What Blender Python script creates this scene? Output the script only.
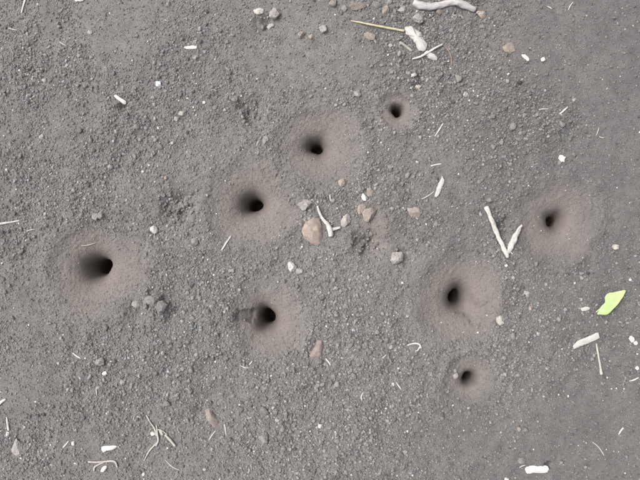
import bpy, bmesh, math, random
import numpy as np
from mathutils import Vector

scene = bpy.context.scene
for o in list(bpy.data.objects):
    bpy.data.objects.remove(o)

# ------------------------------------------------------------------ camera, sky, sun, exposure
S = 0.000625            # metres of ground per photo pixel (frame is 0.40 x 0.30 m)
CAM_H = 0.42
cam_d = bpy.data.cameras.new('camera')
cam_d.sensor_width = 36.0
cam_d.lens = 36.0 * CAM_H / (640 * S)
cam_d.clip_start = 0.01
cam_d.clip_end = 500
cam = bpy.data.objects.new('camera', cam_d)
cam.location = (0, 0, CAM_H)
scene.collection.objects.link(cam)
scene.camera = cam

SUN_EL, SUN_AZ = math.radians(56), math.radians(160)      # soft light from the left of the frame
sd = Vector((math.cos(SUN_EL) * math.cos(SUN_AZ), math.cos(SUN_EL) * math.sin(SUN_AZ), math.sin(SUN_EL)))
world = bpy.data.worlds.new('World')
scene.world = world
world.use_nodes = True
wn = world.node_tree
wn.nodes.clear()
sky = wn.nodes.new('ShaderNodeTexSky')
sky.sky_type = 'NISHITA'
sky.sun_disc = False
sky.sun_elevation = SUN_EL
sky.sun_rotation = math.pi / 2 - SUN_AZ
sky.air_density = 1.0
sky.dust_density = 7.0
sky.ozone_density = 0.6
hs = wn.nodes.new('ShaderNodeHueSaturation')
hs.inputs['Saturation'].default_value = 0.35              # thin overcast: the sky is nearly white
bg = wn.nodes.new('ShaderNodeBackground')
bg.inputs['Strength'].default_value = 0.10
wo = wn.nodes.new('ShaderNodeOutputWorld')
wn.links.new(sky.outputs[0], hs.inputs['Color'])
wn.links.new(hs.outputs[0], bg.inputs['Color'])
wn.links.new(bg.outputs[0], wo.inputs['Surface'])

sun_d = bpy.data.lights.new('sun', 'SUN')
sun_d.energy = 0.75
sun_d.angle = math.radians(42)
sun_d.color = (1.0, 0.975, 0.945)
sun = bpy.data.objects.new('sun', sun_d)
sun.rotation_euler = sd.to_track_quat('Z', 'Y').to_euler()
sun.location = (-0.5, -0.5, 1.0)
scene.collection.objects.link(sun)

scene.render.engine = 'CYCLES'
vs = scene.view_settings
vs.view_transform = 'Standard'
vs.look = 'None'
vs.gamma = 1.0
vs.use_curve_mapping = False
vs.exposure = 1.45

# ------------------------------------------------------------------ helpers
rnd = random.Random(11)
rng = np.random.default_rng(5)

def P(u, v):
    """photo pixel -> point on the ground plane"""
    return ((u - 320) * S, (240 - v) * S)

def _hash(ix, iy, seed):
    n = (ix.astype(np.int64) * 374761393 + iy.astype(np.int64) * 668265263 + seed * 1442695041) & 0xffffffff
    n = ((n ^ (n >> 13)) * 1274126177) & 0xffffffff
    n = ((n ^ (n >> 16)) * 2246822519) & 0xffffffff
    return ((n ^ (n >> 15)) & 0xffffff) / float(0xffffff)

def vnoise(x, y, size, seed):
    """value noise in -1..1 with features about `size` metres across"""
    a = 0.37 + seed * 0.71
    c, s_ = math.cos(a), math.sin(a)
    X = (x * c - y * s_) / size + seed * 17.3
    Y = (x * s_ + y * c) / size - seed * 9.1
    ix, iy = np.floor(X), np.floor(Y)
    fx, fy = X - ix, Y - iy
    fx = fx * fx * fx * (fx * (fx * 6 - 15) + 10)
    fy = fy * fy * fy * (fy * (fy * 6 - 15) + 10)
    a00 = _hash(ix, iy, seed); a10 = _hash(ix + 1, iy, seed)
    a01 = _hash(ix, iy + 1, seed); a11 = _hash(ix + 1, iy + 1, seed)
    return ((a00 * (1 - fx) + a10 * fx) * (1 - fy) + (a01 * (1 - fx) + a11 * fx) * fy) * 2 - 1

def sstep(a, b, x):
    t = np.clip((x - a) / (b - a), 0, 1)
    return t * t * (3 - 2 * t)

# ------------------------------------------------------------------ the soil surface
# burrows: hole (u, v, radius px), funnel (u, v, radius px), depth of the funnel (m), tunnel lean (px right, px down)
PITS = [
    dict(h=(102, 267, 13.5), f=(95, 269, 52), D=.0135, lean=(5, 2), p=1.5,
         label='widest burrow funnel, dark hole against its steep side, beside the crusty clod'),
    dict(h=(255, 205, 11.5), f=(252, 203, 48), D=.0125, lean=(2, 2), p=1.7,
         label='round smooth-walled burrow funnel between the rough dark hollow and the tan shard'),
    dict(h=(317, 148, 9.5), f=(320, 148, 46), D=.0105, lean=(1, 2), p=1.9,
         label='broad shallow burrow funnel with a neat oval hole, next to the smallest funnel'),
    dict(h=(397, 112, 7.5), f=(397, 112, 20), D=.005, lean=(0, 3), p=1.7,
         label='smallest burrow, a neat dark hole with a narrow dusty rim near the straw'),
    dict(h=(268, 317, 12.5), f=(269, 319, 43), D=.0125, lean=(5, 2), p=1.4,
         label='burrow funnel with a flat groove leading into its dark hole'),
    dict(h=(456, 297, 11.5), f=(458, 296, 48), D=.0120, lean=(-3, -3), p=1.7,
         label='wide burrow funnel with a ragged groove running towards a beige fragment'),
    dict(h=(553, 221, 9), f=(554, 222, 45), D=.0080, lean=(2, 2), p=2.2,
         label='shallow burrow funnel in fine dark soil beside the forked pale twigs'),
    dict(h=(468, 377, 8), f=(469, 377, 28), D=.0055, lean=(-1, -2), p=1.9,
         label='small shallow burrow with a round hole beside two grey crumbs'),
]
for i, p in enumerate(PITS):
    p['D2'] = p['h'][2] * S * 2.2; p['D'] *= .74
    k = 1 + (p['D'] + p['D2'] * .5) / CAM_H                       # the mouth lies below the ground plane
    hx, hy = P(*p['h'][:2]); p['mx'], p['my'] = hx * k, hy * k
    p['cx'], p['cy'] = P(*p['f'][:2])
    p['R'] = p['f'][2] * S; p['rh'] = p['h'][2] * S * .58
    p['seed'] = 40 + i * 3

# grooves: (u0, v0, u1, v1, half width px, depth at start, depth at end)
GROOVES = [(262, 317, 241, 315, 7.5, .0065, .0030, 0), (463, 303, 484, 317, 13, .0050, .0022, .5),
           (550, 219, 541, 214, 6, .0022, .0003, .4), (97, 264, 84, 257, 7, .003, .0004, .4)]
# rough hollows and lumps: (u, v, radius px, height, roughness)
LUMPS = [(177, 209, 16, -.0048, .0034), (250, 112, 15, -.0034, .0030), (366, 243, 16, -.0046, .0030),
         (257, 340, 5, -.0020, .0016), (150, 300, 13, .0035, .0040), (133, 310, 8, -.0024, .0016), (172, 316, 8, -.0024, .0016), (163, 306, 8, .0020, .0030),
         (272, 22, 9, -.0030, .0016), (506, 230, 12, -.0045, .0030), (262, 24, 8, -.0025, .001),
         (190, 222, 9, .0020, .0015), (388, 226, 13, .0022, .0004), (40, 18, 18, .0020, .0003), (349, 236, 10, .0015, .0006),
         (18, 445, 16, -.001, .001), (205, 410, 14, -.0022, .001), (482, 8, 8, -.003, .001), (123, 107, 5, -.0035, .001),
         (402, 258, 9, -.0030, .001), (547, 464, 4, -.003, .001), (420, 82, 7, -.003, .002)]
COARSE = [(235, 95, 50), (440, 70, 60), (385, 15, 50), (60, 190, 60), (190, 275, 45), (215, 300, 40), (340, 185, 45),
          (350, 262, 38), (500, 290, 35), (500, 350, 45), (400, 400, 70), (290, 420, 60), (150, 140, 50),
          (120, 380, 50), (60, 430, 35), (178, 210, 18), (540, 120, 40), (35, 60, 35), (510, 240, 28), (330, 300, 30),
          (460, 30, 50), (150, 320, 25), (360, 360, 50)]
FINE = [(50, 30, 30), (600, 200, 60), (600, 30, 60), (300, 60, 30), (80, 120, 25), (376, 232, 24), (445, 165, 28),
        (625, 420, 40), (110, 30, 40), (20, 300, 25), (75, 440, 15), (430, 335, 25), (20, 390, 25), (360, 65, 22), (560, 60, 40),
        (255, 60, 22)]

def pitmask(x, y):
    m = np.zeros_like(x)
    for p in PITS:
        r = np.hypot(x - p['cx'], y - p['cy']) / p['R']
        m = np.maximum(m, 1 - sstep(.50, 1.22, r + .16 * vnoise(x, y, .011, p['seed']) + .08 * vnoise(x, y, .004, p['seed'] + 2)))
    return m

def coarse_map(x, y):
    c = .33 + .30 * vnoise(x, y, .055, 3) + .18 * vnoise(x, y, .022, 4)
    for (u, v, r) in COARSE:
        a, b = P(u, v); c = c + .45 * np.exp(-((x - a) ** 2 + (y - b) ** 2) / (r * S) ** 2)
    for (u, v, r) in FINE:
        a, b = P(u, v); c = c - .55 * np.exp(-((x - a) ** 2 + (y - b) ** 2) / (r * S) ** 2)
    c = c - .12 * sstep(.10, .2, x) + .3 * vnoise(x * 3.2 + y * .3, y * .35, .03, 6) * (1 - sstep(-.14, -.08, x))
    return np.clip(c, 0, 1) * (1 - .93 * pitmask(x, y))

def base_height(x, y, fine=True):
    near = 1 - sstep(.24, .36, np.hypot(x, y * 1.25))
    h = .0035 * vnoise(x, y, .16, 21) + .0018 * vnoise(x, y, .06, 22)
    h = h + .02 * vnoise(x, y, 1.7, 23) * sstep(.4, 1.5, np.hypot(x, y))
    if fine:
        pm = pitmask(x, y)
        cm = coarse_map(x, y)
        k = (1 - .9 * pm)
        h = h + k * (.0010 * vnoise(x, y, .022, 24) + (.0004 + .0006 * cm) * vnoise(x, y, .0085, 25) * (.15 + .85 * near))
        h = h + near * (k * (.00012 + .0004 * cm) * vnoise(x, y, .0038, 26)
                        + (.00006 + .00022 * cm) * vnoise(x, y, .0017, 27) + (.00005 + .00014 * cm) * vnoise(x, y, .0009, 28))
        for (u, v, r, a, rough) in LUMPS:
            cx, cy = P(u, v)
            g = np.exp(-(((x - cx) ** 2 + (y - cy) ** 2) / (r * S) ** 2) ** 1.5)
            h = h + g * (a + rough * (.6 * vnoise(x, y, .0055, 31) + .6 * vnoise(x, y, .0026, 32)))
    return h

def groove_depth(x, y):
    d = np.zeros_like(x)
    for (u0, v0, u1, v1, w, d0, d1, soft) in GROOVES:
        ax, ay = P(u0, v0); bx, by = P(u1, v1)
        L2 = (bx - ax) ** 2 + (by - ay) ** 2
        t = np.clip(((x - ax) * (bx - ax) + (y - ay) * (by - ay)) / L2, 0, 1)
        q = np.hypot(x - ax - t * (bx - ax), y - ay - t * (by - ay)) / (w * S)
        q = q + .22 * vnoise(x, y, .0035, 51) + .1 * vnoise(x, y, .0015, 52)
        d = d + (d0 + (d1 - d0) * t) * (1 - sstep(.45 - soft, 1.15 + soft * .3, q))
    return d

def surface(x, y):
    """returns displaced x, y, z, index of the burrow (or -1) and whether the point is in its tunnel"""
    X, Y = x.copy(), y.copy()
    Z = base_height(x, y)
    own = np.full(x.shape, -1, dtype=np.int32); tun = np.zeros(x.shape, dtype=bool)
    gfade = np.ones(x.shape)
    for i, p in enumerate(PITS):
        sel = np.hypot(x - p['cx'], y - p['cy']) < p['R'] * 1.4
        if not sel.any():
            continue
        xs, ys = x[sel], y[sel]
        dx, dy = xs - p['cx'], ys - p['cy']
        ang = np.arctan2(dy, dx)
        wob = 1 + (.07 + .02 * (i % 3)) * np.sin(2 * ang + i) + .05 * np.sin(3 * ang + 2.1 * i) + .02 * np.sin(5 * ang + 1.3 * i)
        r = np.hypot(dx, dy) / wob
        rho = p['rh'] / p['R']
        t = r / p['R']
        u = np.clip((1.15 - t) / (1.15 - rho), 0, 1)
        g = .12 * sstep(0, .5, u) + .88 * u ** (p['p'] * 1.25)
        rim = (.0010 + .0007 * vnoise(xs, ys, .009, p['seed'] + 5)) * np.exp(-((t - 1.0) / .17) ** 2)
        gs = u ** 12
        pol = vnoise(ang * p['R'] * .35, r, .0022, p['seed'] + 3) + .6 * vnoise(ang * p['R'] * .6, r, .0011, p['seed'] + 4)
        z = -p['D'] * g - p['D2'] * gs + rim + .0003 * vnoise(xs, ys, .007, p['seed'] + 1) * (1 - u) + (.00020 * vnoise(xs, ys, .0017, 71) + .00019 * vnoise(xs, ys, .0009, 72) + .00015 * pol) * (.35 + .65 * sstep(1, .3, u))
        sx, sy = (p['mx'] - p['cx']), (p['my'] - p['cy'])
        nx, ny = xs + sx * g, ys + sy * g
        inh = t < rho
        v = np.clip(1 - t / rho, 0, 1)
        L = p['rh'] * 6
        prof = np.where(v < .8, 1 - .10 * v, np.maximum(0, (1 - v) / .2) ** .5 * .92)
        rr = p['rh'] * prof * wob
        lx, ly = p['lean'][0] * S * 1.6, -p['lean'][1] * S * 1.6
        tx = p['mx'] + np.cos(ang) * rr + lx * v ** 1.2
        ty = p['my'] + np.sin(ang) * rr + ly * v ** 1.2
        # keep the lip continuous with the funnel at t = rho
        nx = np.where(inh, tx, nx); ny = np.where(inh, ty, ny)
        z = np.where(inh, -p['D'] - p['D2'] - L * v ** .9 + .0003 * vnoise(np.cos(ang) * .004, v * .01, .002, 73) * sstep(.05, .4, v), z)
        X[sel] = nx; Y[sel] = ny
        keep = 1 - sstep(.0, .6, u) * .8
        gfade[sel] = np.minimum(gfade[sel], sstep(rho * 1.1, rho * 2.6, t))
        Z[sel] = Z[sel] * keep + z
        o = own[sel]; o[t < .98 + .05 * vnoise(xs, ys, .006, 90)] = i; own[sel] = o
        tt = tun[sel]; tt[t < rho * 1.02] = True; tun[sel] = tt
    Z = Z - groove_depth(x, y) * gfade
    return X, Y, Z, own, tun

def ground_z(u, v):
    x, y = P(u, v)
    a = surface(np.array([x], float), np.array([y], float))
    return float(a[2][0])

def ground_zs(us, vs_):
    x = (np.asarray(us, float) - 320) * S; y = (240 - np.asarray(vs_, float)) * S
    return surface(x, y)[2]

# ------------------------------------------------------------------ materials
def nodes_of(name):
    m = bpy.data.materials.new(name); m.use_nodes = True
    nt = m.node_tree; nt.nodes.clear()
    out = nt.nodes.new('ShaderNodeOutputMaterial'); b = nt.nodes.new('ShaderNodeBsdfPrincipled')
    nt.links.new(b.outputs[0], out.inputs[0])
    b.inputs['Specular IOR Level'].default_value = .15
    return m, nt, b

def N(nt, kind, **kw):
    n = nt.nodes.new(kind)
    for k, v in kw.items():
        setattr(n, k, v)
    return n

def noise(nt, vec, scale, detail=4, rough=.6):
    n = N(nt, 'ShaderNodeTexNoise'); n.inputs['Scale'].default_value = scale
    n.inputs['Detail'].default_value = detail; n.inputs['Roughness'].default_value = rough
    nt.links.new(vec, n.inputs['Vector']); return n.outputs['Fac']

def ramp(nt, fac, stops):
    r = N(nt, 'ShaderNodeValToRGB'); e = r.color_ramp.elements
    while len(e) < len(stops): e.new(.5)
    for q, (pos, c) in zip(e, stops):
        q.position = pos; q.color = (*c, 1) if len(c) == 3 else c
    nt.links.new(fac, r.inputs[0]); return r.outputs[0]

def mix(nt, fac, a, b, mode='MIX'):
    m = N(nt, 'ShaderNodeMix', data_type='RGBA', blend_type=mode)
    for sock, val in ((m.inputs[0], fac), (m.inputs[6], a), (m.inputs[7], b)):
        if isinstance(val, (int, float)): sock.default_value = val
        elif isinstance(val, tuple): sock.default_value = (*val, 1)
        else: nt.links.new(val, sock)
    return m.outputs[2]

def bump(nt, b, fac, strength, dist):
    n = N(nt, 'ShaderNodeBump'); n.inputs['Strength'].default_value = strength; n.inputs['Distance'].default_value = dist
    nt.links.new(fac, n.inputs['Height']); nt.links.new(n.outputs[0], b.inputs['Normal'])

SOIL = (.125, .1205, .118)
def soil_material():
    m, nt, b = nodes_of('dry_grey_soil')
    geo = N(nt, 'ShaderNodeNewGeometry').outputs['Position']
    n1 = noise(nt, geo, 14, 3); n2 = noise(nt, geo, 160, 5, .65); n3 = noise(nt, geo, 1500, 3, .7)
    c = ramp(nt, n1, [(.3, (.117, .113, .111)), (.7, (.134, .128, .124))])
    c = mix(nt, .8, c, ramp(nt, n2, [(.3, (.80, .80, .81)), (.7, (1.18, 1.17, 1.15))]), 'MULTIPLY')
    c = mix(nt, .9, c, ramp(nt, n3, [(.28, (.62, .62, .62)), (.5, (1, 1, 1)), (.74, (1.5, 1.48, 1.45))]), 'MULTIPLY')
    mo = N(nt, 'ShaderNodeAttribute', attribute_name='right_dark').outputs['Fac']          # soil tone darker and slightly cooler towards the right
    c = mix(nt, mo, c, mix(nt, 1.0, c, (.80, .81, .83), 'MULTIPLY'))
    at = N(nt, 'ShaderNodeAttribute', attribute_name='dust').outputs['Fac']       # fine brown dust thrown out of the burrows
    mu = N(nt, 'ShaderNodeMath', operation='MULTIPLY'); nt.links.new(at, mu.inputs[0])
    nt.links.new(ramp(nt, n2, [(.2, (.7, .7, .7)), (.8, (1, 1, 1))]), mu.inputs[1])
    dustc = mix(nt, .55, (.148, .129, .116), ramp(nt, n3, [(.25, (.75, .75, .75)), (.75, (1.25, 1.25, 1.25))]), 'MULTIPLY')
    c = mix(nt, mu.outputs[0], c, dustc)
    nt.links.new(c, b.inputs['Base Color']); b.inputs['Roughness'].default_value = .95
    bump(nt, b, noise(nt, geo, 2600, 3, .7), .55, .0004)
    return m

def grain_material(name='soil_grain'):
    m, nt, b = nodes_of(name)
    a = N(nt, 'ShaderNodeAttribute', attribute_name='tint', attribute_type='INSTANCER').outputs['Color']
    geo = N(nt, 'ShaderNodeNewGeometry').outputs['Position']
    c = mix(nt, .7, a, ramp(nt, noise(nt, geo, 2200, 2), [(.3, (.75, .75, .75)), (.7, (1.25, 1.25, 1.25))]), 'MULTIPLY')
    nt.links.new(c, b.inputs['Base Color']); b.inputs['Roughness'].default_value = .93
    return m

def stone_material(name, col, var=.25, speck=0.0, dusty=.35):
    m, nt, b = nodes_of(name)
    tc = N(nt, 'ShaderNodeTexCoord').outputs['Object']
    rn = N(nt, 'ShaderNodeObjectInfo').outputs['Random']
    ad = N(nt, 'ShaderNodeVectorMath', operation='ADD'); nt.links.new(tc, ad.inputs[0]); nt.links.new(rn, ad.inputs[1])
    v = ad.outputs[0]
    lo = tuple(q * (1 - var) for q in col); hi = tuple(q * (1 + var) for q in col)
    c = ramp(nt, noise(nt, v, 420, 5, .65), [(.3, lo), (.7, hi)])
    c = mix(nt, .8, c, ramp(nt, noise(nt, v, 2400, 2), [(.3, (.7, .7, .7)), (.7, (1.25, 1.25, 1.25))]), 'MULTIPLY')
    c = mix(nt, ramp(nt, noise(nt, v, 300, 4), [(.48, (0, 0, 0)), (.68, (dusty,) * 3)]), c, SOIL)      # soil dust clinging in patches
    c = mix(nt, 1.0, c, ramp(nt, rn, [(0, (.82, .82, .83)), (1, (1.2, 1.18, 1.15))]), 'MULTIPLY')
    nt.links.new(c, b.inputs['Base Color']); b.inputs['Roughness'].default_value = .88
    bump(nt, b, noise(nt, v, 1300, 5, .7), .6, .0005)
    return m

def fibre_material(name, col, dark, dirt=.35):
    """weathered stem or wood: streaks along the piece (attribute fibre = metres along, metres round)"""
    m, nt, b = nodes_of(name)
    at = N(nt, 'ShaderNodeAttribute', attribute_name='fibre').outputs['Vector']
    mp = N(nt, 'ShaderNodeVectorMath', operation='MULTIPLY'); mp.inputs[1].default_value = (140, 2600, 0); nt.links.new(at, mp.inputs[0])
    st = noise(nt, mp.outputs[0], 1.0, 4, .7)
    geo = N(nt, 'ShaderNodeNewGeometry').outputs['Position']
    c = ramp(nt, st, [(.28, dark), (.62, col)])
    c = mix(nt, ramp(nt, noise(nt, geo, 330, 4, .7), [(.5, (0, 0, 0)), (.72, (dirt,) * 3)]), c, (.16, .14, .125))
    nt.links.new(c, b.inputs['Base Color']); b.inputs['Roughness'].default_value = .8
    bump(nt, b, st, .5, .0004)
    return m

M = {
    'soil': soil_material(), 'grain': grain_material(), 'subsoil': stone_material('brown_subsoil', (.115, .092, .076), .2, dusty=.1),
    'crumb': stone_material('soil_crumb', (.175, .166, .158), .2, dusty=.3),
    'crumb_dark': stone_material('dark_soil_crumb', (.130, .124, .120), .2, dusty=.3),
    'grey': stone_material('grey_stone', (.225, .214, .204), .18),
    'pale': stone_material('pale_stone', (.34, .32, .29), .18),
    'white': stone_material('white_stone', (.54, .52, .49), .14, dusty=.22),
    'brown': stone_material('brown_stone', (.212, .180, .156), .2),
    'tan': stone_material('tan_shard', (.245, .203, .176), .22, dusty=.3),
    'pink': stone_material('pinkish_stone', (.225, .190, .173), .22),
    'rose': stone_material('rose_shard', (.240, .198, .180), .18, dusty=.25),
    'blue': stone_material('bluish_white_stone', (.50, .54, .62), .14, dusty=.15),
    'twig': fibre_material('bleached_twig', (.50, .48, .45), (.21, .195, .175), .55),
    'twig_grey': fibre_material('grey_bleached_twig', (.40, .385, .385), (.19, .175, .172), .5),
    'straw': fibre_material('straw', (.46, .41, .28), (.31, .265, .17), .25),
    'stem': fibre_material('pale_stem', (.40, .38, .34), (.22, .205, .18), .4),
    'stem_white': fibre_material('white_stem', (.50, .485, .45), (.28, .265, .24), .4),
    'stem_brown': fibre_material('reddish_brown_stem', (.205, .150, .122), (.12, .09, .075), .3),
    'stem_dull': fibre_material('dull_stem', (.30, .28, .245), (.18, .165, .15), .4),
    'chip': fibre_material('white_wood_chip', (.62, .61, .58), (.40, .385, .36), .2),
    'chip_grey': fibre_material('grey_wood_chip', (.42, .41, .39), (.24, .23, .215), .3),
}
def leaf_material():
    m, nt, b = nodes_of('green_leaf')
    tc = N(nt, 'ShaderNodeTexCoord').outputs['Object']
    c = ramp(nt, noise(nt, tc, 350, 4, .6), [(.3, (.30, .43, .16)), (.7, (.40, .51, .24))])
    c = mix(nt, ramp(nt, noise(nt, tc, 900, 3), [(.6, (0, 0, 0)), (.75, (.5, .5, .5))]), c, (.36, .40, .20))
    nt.links.new(c, b.inputs['Base Color']); b.inputs['Roughness'].default_value = .5
    b.inputs['Specular IOR Level'].default_value = .35
    b.inputs['Subsurface Weight'].default_value = .15; b.inputs['Subsurface Radius'].default_value = (.0006, .0009, .0003)
    bump(nt, b, noise(nt, tc, 1200, 3), .25, .0003)
    return m
M['leaf'] = leaf_material()
def rib_material():
    m, nt, b = nodes_of('leaf_rib')
    tc = N(nt, 'ShaderNodeTexCoord').outputs['Object']
    nt.links.new(ramp(nt, noise(nt, tc, 600, 3), [(.3, (.44, .53, .24)), (.7, (.52, .60, .30))]), b.inputs['Base Color'])
    b.inputs['Roughness'].default_value = .55
    return m
M['rib'] = rib_material()

# ------------------------------------------------------------------ ground sheet and burrows
def axis(half, step, far):
    n = int(round(half / step)); a = list(np.arange(-n, n + 1) * step)
    d = step; x = a[-1]; ext = []
    while x < far:
        d = min(d * 1.10, 6.0); x += d; ext.append(x)
    return np.array([-q for q in reversed(ext)] + a + ext)

gx, gy = axis(.222, .00050, 60), axis(.172, .00050, 60)
GX, GY = np.meshgrid(gx, gy)
jit = (np.abs(GX) < .22) & (np.abs(GY) < .17)
jx = GX + jit * (rng.random(GX.shape) - .5) * .00022
jy = GY + jit * (rng.random(GX.shape) - .5) * .00022
VX, VY, VZ, OWN, TUN = surface(jx.ravel(), jy.ravel())
def DUSTF(x, y):
    d = np.zeros(x.shape)
    for p in PITS:
        r = np.hypot(x - p['cx'], y - p['cy']) / p['R']
        d = np.maximum(d, .95 * (1 - sstep(.2, 1.25, r + .2 * vnoise(x, y, .012, 61))))
    for (u, v, r_, k) in ((378, 228, 30, .6), (455, 160, 26, .25), (40, 20, 24, .2), (505, 48, 16, .3)):
        a, b_ = P(u, v)
        d = np.maximum(d, k * np.exp(-((x - a) ** 2 + (y - b_) ** 2) / (r_ * S) ** 2))
    return d
def RIGHT_DARK(x, y):
    # weight of the darker soil tone, rising to the right with an uneven border
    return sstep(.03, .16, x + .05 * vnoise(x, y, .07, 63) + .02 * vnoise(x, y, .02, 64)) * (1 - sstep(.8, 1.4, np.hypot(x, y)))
DUST = DUSTF(jx.ravel(), jy.ravel())
DARK = RIGHT_DARK(jx.ravel(), jy.ravel())
nxg, nyg = len(gx), len(gy)
idx = np.arange(nxg * nyg).reshape(nyg, nxg)
Q = np.stack([idx[:-1, :-1], idx[:-1, 1:], idx[1:, 1:], idx[1:, :-1]], -1).reshape(-1, 4)
VERTS = np.stack([VX, VY, VZ], 1)

def grid_mesh(name, quads, origin=(0, 0, 0), smooth=False, mat='soil'):
    used, inv = np.unique(quads.ravel(), return_inverse=True)
    me = bpy.data.meshes.new(name)
    me.vertices.add(len(used)); me.vertices.foreach_set('co', (VERTS[used] - np.array(origin)).astype(np.float32).ravel())
    nq = len(quads)
    me.loops.add(nq * 4); me.loops.foreach_set('vertex_index', inv.astype(np.int32).ravel())
    me.polygons.add(nq); me.polygons.foreach_set('loop_start', np.arange(nq, dtype=np.int32) * 4)
    me.update(calc_edges=True)
    a = me.attributes.new('dust', 'FLOAT', 'POINT'); a.data.foreach_set('value', DUST[used].astype(np.float32))
    a = me.attributes.new('right_dark', 'FLOAT', 'POINT'); a.data.foreach_set('value', DARK[used].astype(np.float32))
    me.polygons.foreach_set('use_smooth', np.full(nq, smooth))
    me.materials.append(M[mat]); me.validate()
    return me

def link(o, parent=None):
    scene.collection.objects.link(o)
    if parent is not None: o.parent = parent
    return o

def tag(o, label=None, cat=None, group=None, kind=None):
    for k, v in (('label', label), ('category', cat), ('group', group), ('kind', kind)):
        if v: o[k] = v
    return o

fown = OWN[Q].max(1); ftun = TUN[Q].all(1)
fown = np.where((OWN[Q] >= 0).all(1), fown, -1)
tag(link(bpy.data.objects.new('ground', grid_mesh('ground', Q[fown < 0]))), 'dry dark grey crumbly soil', None, None, 'structure')
for i, p in enumerate(PITS):
    e = bpy.data.objects.new('burrow', None); e.empty_display_size = .01
    e.location = (p['cx'], p['cy'], -p['D']); link(e)
    tag(e, p['label'], 'burrow', 'burrows dug in the soil')
    org = (p['cx'], p['cy'], -p['D'])
    link(bpy.data.objects.new('funnel', grid_mesh('funnel', Q[(fown == i) & ~ftun], org)), e)
    link(bpy.data.objects.new('tunnel', grid_mesh('tunnel', Q[(fown == i) & ftun], org, True, 'subsoil')), e)

# ------------------------------------------------------------------ footprint raster: grains keep clear of laid things
FP_M = 20
FPR = np.zeros((480 + 2 * FP_M, 640 + 2 * FP_M), dtype=bool)
_vv, _uu = np.mgrid[-FP_M:480 + FP_M, -FP_M:640 + FP_M]
def mark_disc(u, v, rx, ry=None, rot=0):
    ry = ry or rx
    R_ = int(max(rx, ry)) + 2
    u0, u1, v0, v1 = int(u) - R_ + FP_M, int(u) + R_ + 2 + FP_M, int(v) - R_ + FP_M, int(v) + R_ + 2 + FP_M
    u0, v0 = max(u0, 0), max(v0, 0)
    if u1 <= u0 or v1 <= v0: return
    du, dv = _uu[v0:v1, u0:u1] - u, -(_vv[v0:v1, u0:u1] - v)
    c, s_ = math.cos(rot), math.sin(rot)
    a, b_ = du * c + dv * s_, -du * s_ + dv * c
    FPR[v0:v1, u0:u1] |= (a / rx) ** 2 + (b_ / ry) ** 2 < 1
def mark_poly(pts):
    us = [q[0] for q in pts]; vs_ = [q[1] for q in pts]
    u0, u1 = max(int(min(us)) - 1 + FP_M, 0), int(max(us)) + 2 + FP_M
    v0, v1 = max(int(min(vs_)) - 1 + FP_M, 0), int(max(vs_)) + 2 + FP_M
    A, B = _uu[v0:v1, u0:u1], _vv[v0:v1, u0:u1]
    ins = np.zeros(A.shape, bool); n = len(pts)
    for i in range(n):
        (x1, y1), (x2, y2) = pts[i], pts[(i + 1) % n]
        if y1 == y2: continue
        c = ((y1 > B) != (y2 > B)) & (A < (x2 - x1) * (B - y1) / (y2 - y1) + x1)
        ins ^= c
    FPR[v0:v1, u0:u1] |= ins

# ------------------------------------------------------------------ builders of loose things
def build_mesh(name, verts, faces, mat, smooth=True, fibre=None):
    me = bpy.data.meshes.new(name); me.from_pydata(verts, [], faces); me.update()
    if smooth: me.polygons.foreach_set('use_smooth', [True] * len(me.polygons))
    if fibre:
        a = me.attributes.new('fibre', 'FLOAT_VECTOR', 'POINT')
        a.data.foreach_set('vector', [c for f in fibre for c in f])
    me.materials.append(mat)
    return me

def catmull(pts, n):
    pts = [np.array(q, float) for q in pts]
    if len(pts) == 2:
        return [pts[0] + (pts[1] - pts[0]) * i / (n - 1) for i in range(n)]
    ext = [2 * pts[0] - pts[1]] + pts + [2 * pts[-1] - pts[-2]]
    m = len(pts) - 1; out = []
    for i in range(n):
        q = min(i / (n - 1) * m, m - 1e-6); k = int(q); t = q - k
        a, b, c, d = ext[k:k + 4]
        out.append(.5 * (2 * b + (c - a) * t + (2 * a - 5 * b + 4 * c - d) * t * t + (3 * b - a - 3 * c + d) * t ** 3))
    return out

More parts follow.
